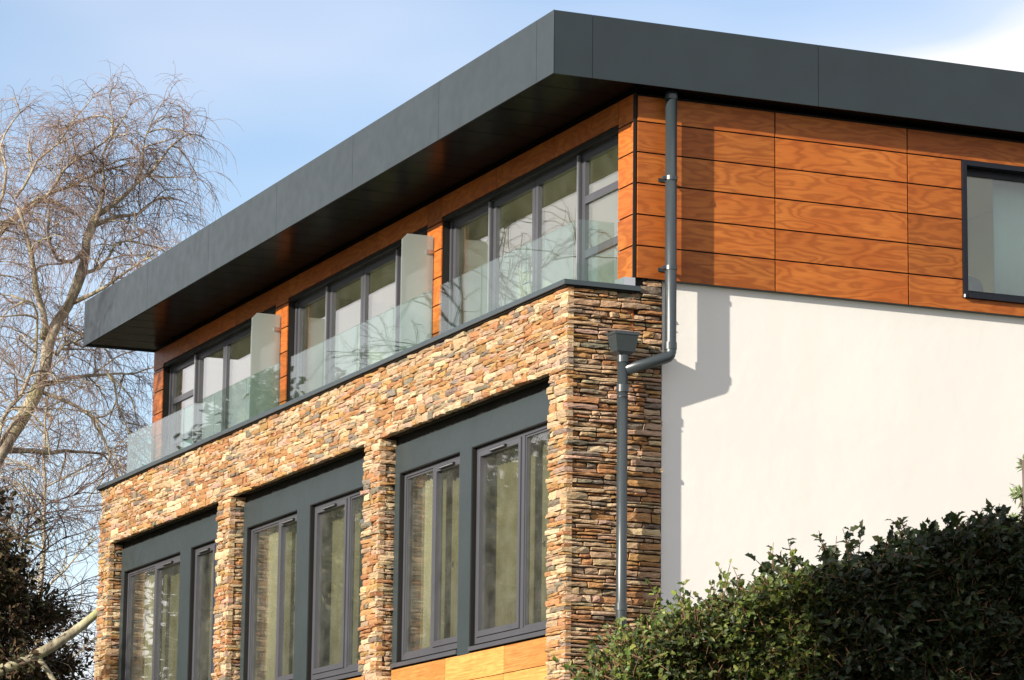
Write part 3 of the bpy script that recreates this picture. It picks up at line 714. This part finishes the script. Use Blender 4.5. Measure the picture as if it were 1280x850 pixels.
# start radius, end radius, drift in depth along the limb
SPEC = {'trunk': (.175, .085, 0), 'a': (.06, .014, .5), 'b': (.055, .012, -.7), 'c': (.075, .013, .6), 'd': (.05, .012, -.6), 'e': (.05, .012, -.9), 'f': (.035, .01, .8), 'g': (.055, .015, -.6), 'h': (.045, .012, .6), 'i': (.06, .015, -.9), 'j': (.07, .03, .7), 'k': (.075, .02, .9), 'l': (.03, .01, -.4), 'm': (.045, .011, .9), 'n': (.04, .02, .6), 'o': (.05, .012, .9), 'p': (.035, .01, -.9), 'q': (.04, .01, -.8), 'r': (.03, .009, .8)}
START = {'a': 'trunk', 'b': 'trunk', 'g': 'trunk', 'h': 'trunk', 'i': 'trunk', 'j': 'trunk', 'k': 'trunk', 'm': 'trunk', 'n': 'trunk', 'o': 'trunk', 'p': 'trunk', 'q': 'trunk'}
def birch():
    r = random.Random(21); bx = -24.0
    root = empty('birch_tree', (bx, -2.2, ground_h(bx, -2.2)-.05), 'tall bare birch with drooping reddish twigs beyond the far end of the house', 'tree')
    lines = {}
    for k, v in LIMBS.items():
        n = len(v); dd = SPEC[k][2]
        lines[k] = [(bx+dd*(i/(n-1)), y if y < 2.4 else 2.4+(y-2.4)*.75, z if z < 14 else 14+(z-14)*.78) for i, (y, z) in enumerate(v)]
    lines['trunk'] = [(bx, -2.2, ground_h(bx, -2.2)-.1), (bx+.05, -1.9, 4.2), (bx, -1.35, 6.2), (bx, -.6, 7.8)]+lines['trunk']
    base_c = lines['c'][0]; lines['c'] = [(bx-.2, -.7, 7.6), (bx-.3, -.75, 9.6), (bx-.2, -.35, 11.6)]+lines['c']
    lines['k'] = [(bx, -.7, 7.6)]+lines['k']; lines['e'] = [tuple(base_c)]+lines['e']
    SP = dict(SPEC); SP['trunk'] = (.27, .085, 0); SP['c'] = (.13, .013, 0)
    trunk = MB(); fine = {}
    for k, v in lines.items():
        pts = rough_line(v, r, .22, .022 if k != 'trunk' else .012); fine[k] = pts
        a, b = SP[k][:2]; a *= .86; b *= .86; rad = [x*r.uniform(.88, 1.12) for x in taper(len(pts), a, b)]
        if k == 'trunk':
            trunk.tube(pts, rad, 10); child(trunk, root, 'trunk', BIRCH, smooth=True)
        else:
            m_ = MB(); m_.tube(pts, rad, 7); child(m_, root, 'branch', BIRCH, smooth=True)
    small = MB(); tw = MB(); secs = []
    for k, pts in fine.items():
        n = {'trunk': 13}.get(k, max(5, int(sum((pts[i+1]-pts[i]).length for i in range(len(pts)-1))*4.6)))
        for s in range(n):
            f = r.uniform(.45 if k == 'trunk' else .15, 1.0)
            p, d = at_len(pts, f)
            if p.z < 9.0: continue
            side = Vector((r.gauss(0, 1), r.gauss(0, 1), r.gauss(0, .5))); side = (side-d*side.dot(d)).normalized()
            high = min(1, max(0, (p.z-11)/4))
            q = wander(p, d*.55+side*.8+Vector((0, 0, .12*high)), r.uniform(.5, 1.5)*(1-.35*high), r, .5, .34, .14)
            small.tube(q, taper(len(q), r.uniform(.012, .022), .005), 4, cap=False); secs.append(q)
        q = wander(pts[-1], (pts[-1]-pts[-2]), r.uniform(.25, .45), r, .8, .3, .14); secs.append(q); small.tube(q, taper(len(q), .011, .004), 4, cap=False)
    third = []
    for q in secs:
        for s in range(r.randint(7, 10)):
            p, d = at_len(q, r.uniform(.12, 1.0)); sd = Vector((r.gauss(0, 1), r.gauss(0, 1), r.gauss(.15, .6)))
            t = wander(p, d*.6+sd.normalized()*.75, r.uniform(.3, .9), r, .7, .38, .11)
            tw.tube(t, taper(len(t), .0055, .0030), 3, cap=False); third.append(t)
    for t in third:
        for s in range(r.randint(3, 5)):
            p, d = at_len(t, r.uniform(.2, 1.0)); sd = Vector((r.gauss(0, 1), r.gauss(0, 1), r.gauss(-.1, .6)))
            u = wander(p, d*.5+sd.normalized()*.6, r.uniform(.2, .75), r, 1.1, .28, .12)
            tw.tube(u, taper(len(u), .0030, .0020), 3, cap=False)
    child(small, root, 'side_branches', BIRCH, 'stuff', smooth=True); child(tw, root, 'twigs', TWIG, 'stuff', smooth=True)
birch()

def bare_tree(x, y, h, label, seed, spread=.5, nb=16, tw_r=.008, thick=.11, mat=BIRCH, tmat=TWIG2, group=None, z_lo=.3, lean=(0, 0)):
    r = random.Random(seed); gz = ground_h(x, y)-.05
    root = empty('bare_tree', (x, y, gz), label, 'tree', group)
    top = (x+lean[0]*h, y+lean[1]*h, gz+h)
    base = rough_line([(x, y, gz), (x+lean[0]*h*.3+r.uniform(-.2, .2), y+lean[1]*h*.3+r.uniform(-.2, .2), gz+h*.35), (x+lean[0]*h*.6+r.uniform(-.2, .2), y+lean[1]*h*.6+r.uniform(-.2, .2), gz+h*.65), top], r, .4, .03)
    child(MB().tube(base, taper(len(base), thick, .015), 8), root, 'trunk', mat, smooth=True)
    br = MB(); tw = MB()
    for i in range(nb):
        f = z_lo+(1-z_lo)*(i+r.random())/nb; p, d = at_len(base, min(f, .98)); an = r.uniform(0, 2*math.pi)
        q = wander(p, Vector((math.cos(an), math.sin(an), .75)), h*spread*r.uniform(.5, 1)*(1.15-f*.75), r, .12, .22, .3)
        br.tube(q, taper(len(q), thick*.42*(1.1-f*.7), .008), 5, cap=False)
        for s in range(int(len(q)*1.9)):
            p2, d2 = at_len(q, r.uniform(.15, 1)); sd = Vector((r.gauss(0, 1), r.gauss(0, 1), r.gauss(.3, .7)))
            t = wander(p2, d2*.7+sd.normalized()*.7, r.uniform(.5, 1.5), r, .3, .3, .2); br.tube(t, taper(len(t), tw_r*1.7, tw_r*.7), 3, cap=False)
            for s2 in range(r.randint(4, 7)):
                p3, d3 = at_len(t, r.uniform(.15, 1)); sd = Vector((r.gauss(0, 1), r.gauss(0, 1), r.gauss(.1, .7)))
                u = wander(p3, d3*.6+sd.normalized()*.7, r.uniform(.3, .9), r, .5, .3, .2); tw.tube(u, taper(len(u), tw_r*.8, tw_r*.4), 3, cap=False)
    child(br, root, 'branches', mat, 'stuff', smooth=True); child(tw, root, 'twigs', tmat, 'stuff', smooth=True)
    return root
bare_tree(-33, 3.9, 11.2, 'thin bare grey tree behind the birch, close to the stone corner', 3, .34, 22, .008, .09)
bare_tree(-36, 2.6, 9.6, 'low bare tree with purplish twigs behind the evergreen bush', 5, .42, 22, .008, .10)

def leafy(name, x, y, crown, label, seed, cols, n, size, mat=NEEDLE, stretch=1.6, droop=0.0, trunk_r=.14, clumps=60, cat='tree', group=None, spikes=0, hard=.35, bark=TWIG2):
    """a tree: trunk, limbs to each clump, and a crown of small leaf faces gathered in clumps.
    crown: list of ellipsoids (dx, dy, z, rx, ry, rz)"""
    r = random.Random(seed); gz = ground_h(x, y)-.05
    root = empty(name, (x, y, gz), label, cat, group)
    zt = max(c[2]+c[5]*.4 for c in crown)
    base = rough_line([(x, y, gz), (x+r.uniform(-.1, .1), y+r.uniform(-.1, .1), gz+(zt-gz)*.5), (x, y, zt)], r, .4, .03)
    child(MB().tube(base, taper(len(base), trunk_r, .02), 8), root, 'trunk', bark, smooth=True)
    lf = MB(); lm = MB(); vol = [c[3]*c[4]*c[5] for c in crown]; tot = sum(vol)
    cl = []
    for c, v in zip(crown, vol):
        for i in range(max(4, int(clumps*v/tot))):
            while True:
                q = Vector((r.uniform(-1, 1), r.uniform(-1, 1), r.uniform(-1, 1)))
                if hard < q.length < 1: break
            q = q.normalized()*(q.length**.6)
            p = Vector((x+c[0]+q.x*c[3], y+c[1]+q.y*c[4], c[2]+q.z*c[5])); cl.append((p, r.uniform(.55, 1.25)*min(c[3], c[4], c[5])*.34, r.uniform(.6, 1.35), q))
    for (p, s, tone, q) in cl:
        b, _ = at_len(base, min(.97, max(.05, (p.z-gz)/(zt-gz)*.8)))
        mid = b.lerp(p, .55)+Vector((0, 0, .12)); ll = rough_line([b, mid, p], r, .35, .03); lm.tube(ll, taper(len(ll), .022, .006), 4, cap=False)
    per = max(8, int(n/len(cl)))
    for (p, s, tone, q) in cl:
        for i in range(per):
            d = Vector((r.gauss(0, 1), r.gauss(0, 1), r.gauss(0, .8))); d = d.normalized()*s*abs(r.gauss(.6, .4))
            a = p+d; nn = (d.normalized()*.5+Vector((r.gauss(0, .6), r.gauss(0, .6), r.gauss(.4, .6)))).normalized()
            t = nn.cross(Vector((r.gauss(0, 1), r.gauss(0, 1), r.gauss(0, 1)))); 
            if t.length < .05: continue
            t.normalize(); t = (t+d.normalized()*.8+Vector((0, 0, -droop))).normalized(); b2 = t.cross(nn); 
            if b2.length < .05: continue
            b2.normalize()
            L_ = size*r.uniform(.6, 1.4); W_ = L_/stretch*.5
            col = cols[r.randrange(len(cols))]; f = tone*r.uniform(.7, 1.3); col = tuple(k*f for k in col)
            m_ = a+t*L_*.5+nn*L_*.10
            lf.add([a, m_+b2*W_, a+t*L_, m_-b2*W_], [(0, 1, 2), (0, 2, 3)], col)
    child(lm, root, 'limbs', bark, 'stuff', smooth=True)
    child(lf, root, 'foliage', mat, 'stuff', col=True)
    return root
DARKG = [(.032, .032, .014), (.046, .042, .018), (.062, .038, .020), (.058, .032, .018), (.07, .044, .024)]
OLIVE = [(.085, .085, .030), (.065, .075, .025), (.11, .095, .04)]
# dark evergreen at the lower left, and the lichened limb in front of it
leafy('yew_tree', -22.5, -.55, [(0, -.15, 7.55, 1.5, 1.35, 2.0), (.3, 1.0, 6.5, 1.2, .98, 1.6), (0, -.4, 5.0, 1.6, 1.7, 1.6), (.2, 1.15, 5.2, 1.1, .85, 1.4)], 'dark brownish evergreen bush low at the far end of the house', 31, DARKG, 70000, .12, NEEDLE, 2.6, .3, .16, 240, hard=0.0)
bare_tree(-23.6, 1.1, 7.0, 'leafless brown thicket tree standing against the dark evergreen bush', 17, .36, 20, .007, .06, TWIG2, TWIG2)
def lichen_tree():
    r = random.Random(8); x, y = -20.6, -2.6; gz = ground_h(x, y)-.05
    root = empty('lichen_tree', (x, y, gz), 'tree with one bare pale lichen covered limb reaching towards the stone corner', 'tree')
    t = rough_line([(x, y, gz), (x+.05, y+.1, 4.0), (x-.1, y+.35, 5.0), (x-.2, y-.1, 7.0), (x-.2, y-.3, 9.5)], r, .3, .02)
    child(MB().tube(t, taper(len(t), .20, .03), 10), root, 'trunk', LICHEN, smooth=True)
    x2 = -21.0
    lb = rough_line([(x-.1, y+.35, 5.0), (x2, -1.4, 5.62), (x2, -.305, 6.098), (x2, .058, 6.284), (x2, .608, 6.529), (x2, 1.0, 6.80), (x2, 1.30, 7.02), (x2+.1, 1.62, 7.35), (x2+.1, 1.9, 7.9)], r, .14, .012)
    rad = [max(.04, .118*(1-.016*i))*r.uniform(.9, 1.12) for i in range(len(lb))]
    child(MB().tube(lb, rad, 10), root, 'branch', LICHEN, smooth=True)
    m2 = MB(); q = rough_line([(x2, .62, 6.53), (x2+.1, .80, 6.25), (x2+.15, 1.02, 5.9)], r, .1, .012); m2.tube(q, taper(len(q), .05, .03), 7); child(m2, root, 'branch', LICHEN, smooth=True)
    tw = MB()
    for i in range(26):
        p, d = at_len(t, r.uniform(.55, 1)); s = wander(p, Vector((r.gauss(0, 1), r.gauss(0, 1), .6)), r.uniform(.6, 1.6), r, .1, .3, .2); tw.tube(s, taper(len(s), .014, .004), 4, cap=False)
    for i in range(14):
        p, d = at_len(lb, r.uniform(.3, 1)); s = wander(p, d+Vector((r.gauss(0, .7), r.gauss(0, .7), .5)), r.uniform(.2, .6), r, .1, .35, .08); tw.tube(s, taper(len(s), .010, .004), 4, cap=False)
    child(tw, root, 'twigs', TWIG2, 'stuff', smooth=True)
lichen_tree()

# trees in front of the far end of the house, which the glass reflects
for k, (x, y, h) in enumerate([(-20.6, -7.4, 9.0), (-28, -10.6, 12.6), (-27.5, -5.6, 11.6), (-33, -14.5, 12.9), (-36, -9, 13.2), (-23.5, -11.2, 9.6), (-40, -13, 13.6), (-31.5, -7.6, 12)]):
    leafy('evergreen_tree', x, y, [(0, 0, h*.55, 2.2, 2.0, h*.34), (.3, .2, h*.85, 1.4, 1.4, h*.2), (0, .1, h*.33, 2.5, 2.3, h*.25)], ['rounded olive evergreen in front of the far end of the house', 'second olive evergreen beyond the rounded one', 'tallest olive evergreen at the edge of the garden', 'broad evergreen at the front edge of the garden', 'olive evergreen behind the birch', 'small evergreen at the front of the group in the garden', 'farthest olive evergreen past the birch', 'olive evergreen close behind the tallest one'][k], 40+k, OLIVE, 26000, .24, NEEDLE, 2.2, .1, .16, 150, 'tree', 'evergreens in the front garden')
bare_tree(-16.8, -5.2, 10.2, 'bare brown tree in the front garden beside the far end of the house', 61, .3, 20, .009, .10, TWIG2, TWIG2, 'bare trees in the front garden')
bare_tree(-13.0, -9.5, 11.5, 'bare grey tree on the front lawn away from the house', 62, .36, 22, .010, .12, BIRCH, TWIG2, 'bare trees in the front garden')
# the tree that shades the right part of the hedge
leafy('shade_tree', 15.6, -13.4, [(0, 0, 8.6, 1.55, 1.6, 1.7), (-.2, 0, 7.0, 1.3, 1.4, 1.3), (.6, .1, 10.0, 1.3, 1.3, 1.1)], 'dense evergreen on the lawn that shades the ivy hedge', 77, OLIVE, 12000, .22, LEAF, 1.8, .1, .15, 110)

# hedge in front of the white wall
def hedge(name, label, seed, cells, cols, n, size, stems, stem_len, lobed=True, top_sprays=40):
    """cells: list of (x, y, half width x, half width y, top z): leaves sit on and under a rounded top and faces"""
    r = random.Random(seed); x, y = cells[0][0], cells[0][1]; gz = ground_h(x, y)
    root = empty(name, (x, y, gz), label, 'hedge')
    lf = MB(); st = MB()
    areas = [c[2]*c[3] for c in cells]; tot = sum(areas)
    def leaf(a, nn, t, s, col):
        b2 = t.cross(nn)
        if b2.length < .05: return
        b2.normalize(); nn = b2.cross(t)
        W_ = s*r.uniform(.30, .42); k = s*.12
        if lobed:
            P = [a, a+t*s*.22+b2*W_+nn*k, a+t*s*.48+b2*W_*.62+nn*k*.6, a+t*s*.66+b2*W_*.8+nn*k, a+t*s*1.05-nn*k, a+t*s*.66-b2*W_*.8+nn*k, a+t*s*.48-b2*W_*.62+nn*k*.6, a+t*s*.22-b2*W_+nn*k, a+t*s*.5]
            lf.add(P, [(0, 1, 8), (1, 2, 8), (2, 3, 8), (3, 4, 8), (4, 5, 8), (5, 6, 8), (6, 7, 8), (7, 0, 8)], col)
        else:
            P = [a, a+t*s*.5+b2*W_+nn*k, a+t*s, a+t*s*.5-b2*W_+nn*k]; lf.add(P, [(0, 1, 2), (0, 2, 3)], col)
    def spray(p, d, L_, dens, tone):
        q = wander(p, d, L_, r, .15, .35, .07); st.tube(q, taper(len(q), .0055, .002), 4, cap=False)
        for i in range(int(L_*dens)):
            a, dd = at_len(q, r.uniform(.1, 1)); t = (Vector((r.gauss(0, 1), r.gauss(0, 1), r.gauss(.1, .7))).normalized()+dd*.6).normalized()
            nn = Vector((r.gauss(.25, .5), r.gauss(-.45, .5), r.gauss(.6, .4))).normalized()
            c = cols[r.randrange(len(cols))]; f = tone*r.uniform(.65, 1.4); leaf(a, nn, t, size*r.uniform(.65, 1.25), tuple(k*f for k in c))
    for c, ar in zip(cells, areas):
        m = int(n*ar/tot)
        (cx, cy, hx, hy, zt) = c
        for i in range(m//9):
            u, v = r.uniform(-1, 1), r.uniform(-1, 1)
            lump = mnoise.noise(Vector((cx+u*hx, cy+v*hy, 3.3))*2.6)*.13+mnoise.noise(Vector((cx+u*hx, cy+v*hy, 9.1))*7)*.05
            top = zt+lump-.10*max(0, abs(u)-.5)-.0
            z = top-(abs(r.gauss(0, .45)) if r.random() < .75 else r.uniform(0, 2.3))
            if z < gz+.2: z = r.uniform(gz+.2, top)
            face = r.random()
            p = Vector((cx+u*hx, cy+v*hy, z))
            if face < .62: p.x = cx+hx*(1-abs(r.gauss(0, .22)))+mnoise.noise(Vector((cy+v*hy, z, 1.7))*3)*.12
            elif face < .78: p.y = cy-hy*(1-abs(r.gauss(0, .2)))
            d = Vector(((p.x-cx)/hx*.6+r.gauss(0, .4), (p.y-cy)/hy*.4+r.gauss(0, .4), .5+r.gauss(0, .4)))
            tone = .75+.5*mnoise.noise(p*3.1)
            spray(p-d.normalized()*.1, d, r.uniform(.14, .30), 42, max(.4, tone))
        for i in range(int(top_sprays*ar/tot)):
            p = Vector((cx+r.uniform(-1, 1)*hx*.8, cy+r.uniform(-1, 1)*hy, zt-.08)); spray(p, Vector((r.gauss(0, .5), r.gauss(0, .5), 1)), r.uniform(.15, .42), 34, 1.0)
        for i in range(int(stems*ar/tot)):
            p = Vector((cx+hx*r.uniform(.2, .9), cy+r.uniform(-1, 1)*hy, r.uniform(zt-1.7, zt-.5))); q = wander(p, Vector((.5+r.gauss(0, .4), r.gauss(0, .9), r.gauss(.25, .5))), stem_len*r.uniform(.5, 1.2), r, .05, .25, .08); st.tube(q, taper(len(q), .008, .003), 4, cap=False)
        # the trunk-like stems that carry it
        for i in range(2):
            q = wander(Vector((cx-.4*hx, cy+r.uniform(-.5, .5)*hy, gz-.05)), Vector((r.gauss(-.05, .05), r.gauss(0, .1), 1)), (zt-gz)*.8, r, 0, .06, .2); st.tube(q, taper(len(q), .035, .012), 6, cap=False)
    child(st, root, 'stems', STEM, 'stuff', smooth=True); child(lf, root, 'foliage', LEAF, 'stuff', col=True)
    return root
HOLLY = [(.085, .13, .024), (.13, .165, .03), (.045, .07, .018), (.18, .19, .042), (.08, .105, .028), (.05, .075, .02)]
IVY = [(.021, .034, .012), (.030, .046, .016), (.016, .025, .011), (.042, .052, .018)]
hedge('holly_hedge', 'sunlit green holly hedge with brown stems under the downpipe and white wall', 91,
      [(9.7, -4.14, .4, .10, 3.46), (9.7, -3.92, .5, .14, 3.76), (9.7, -3.60, .6, .20, 3.95), (9.7, -3.22, .7, .22, 4.08), (9.8, -2.92, .7, .2, 4.20)], HOLLY, 56000, .046, 520, .5, True, 110)
hedge('ivy_hedge', 'dark shaded ivy hedge rising against the white wall at the right', 92,
      [(10.0, -2.62, .6, .22, 4.28), (10.0, -2.25, .6, .24, 4.40), (10.1, -1.85, .6, .24, 4.52), (10.1, -1.42, .6, .24, 4.62), (10.1, -1.0, .6, .26, 4.64), (10.1, -.55, .6, .3, 4.70)], IVY, 66000, .062, 160, .4, True, 170)
leafy('conifer_tree', 7.4, .52, [(0, .02, 5.0, .3, .15, .48), (0, .14, 5.55, .16, .12, .34), (0, .1, 4.2, .5, .35, .8)], 'pale green feathery conifer at the edge of the white wall', 55, [(.16, .20, .09), (.12, .16, .06), (.20, .23, .12)], 9000, .07, NEEDLE, 4.5, -.3, .07, 110)
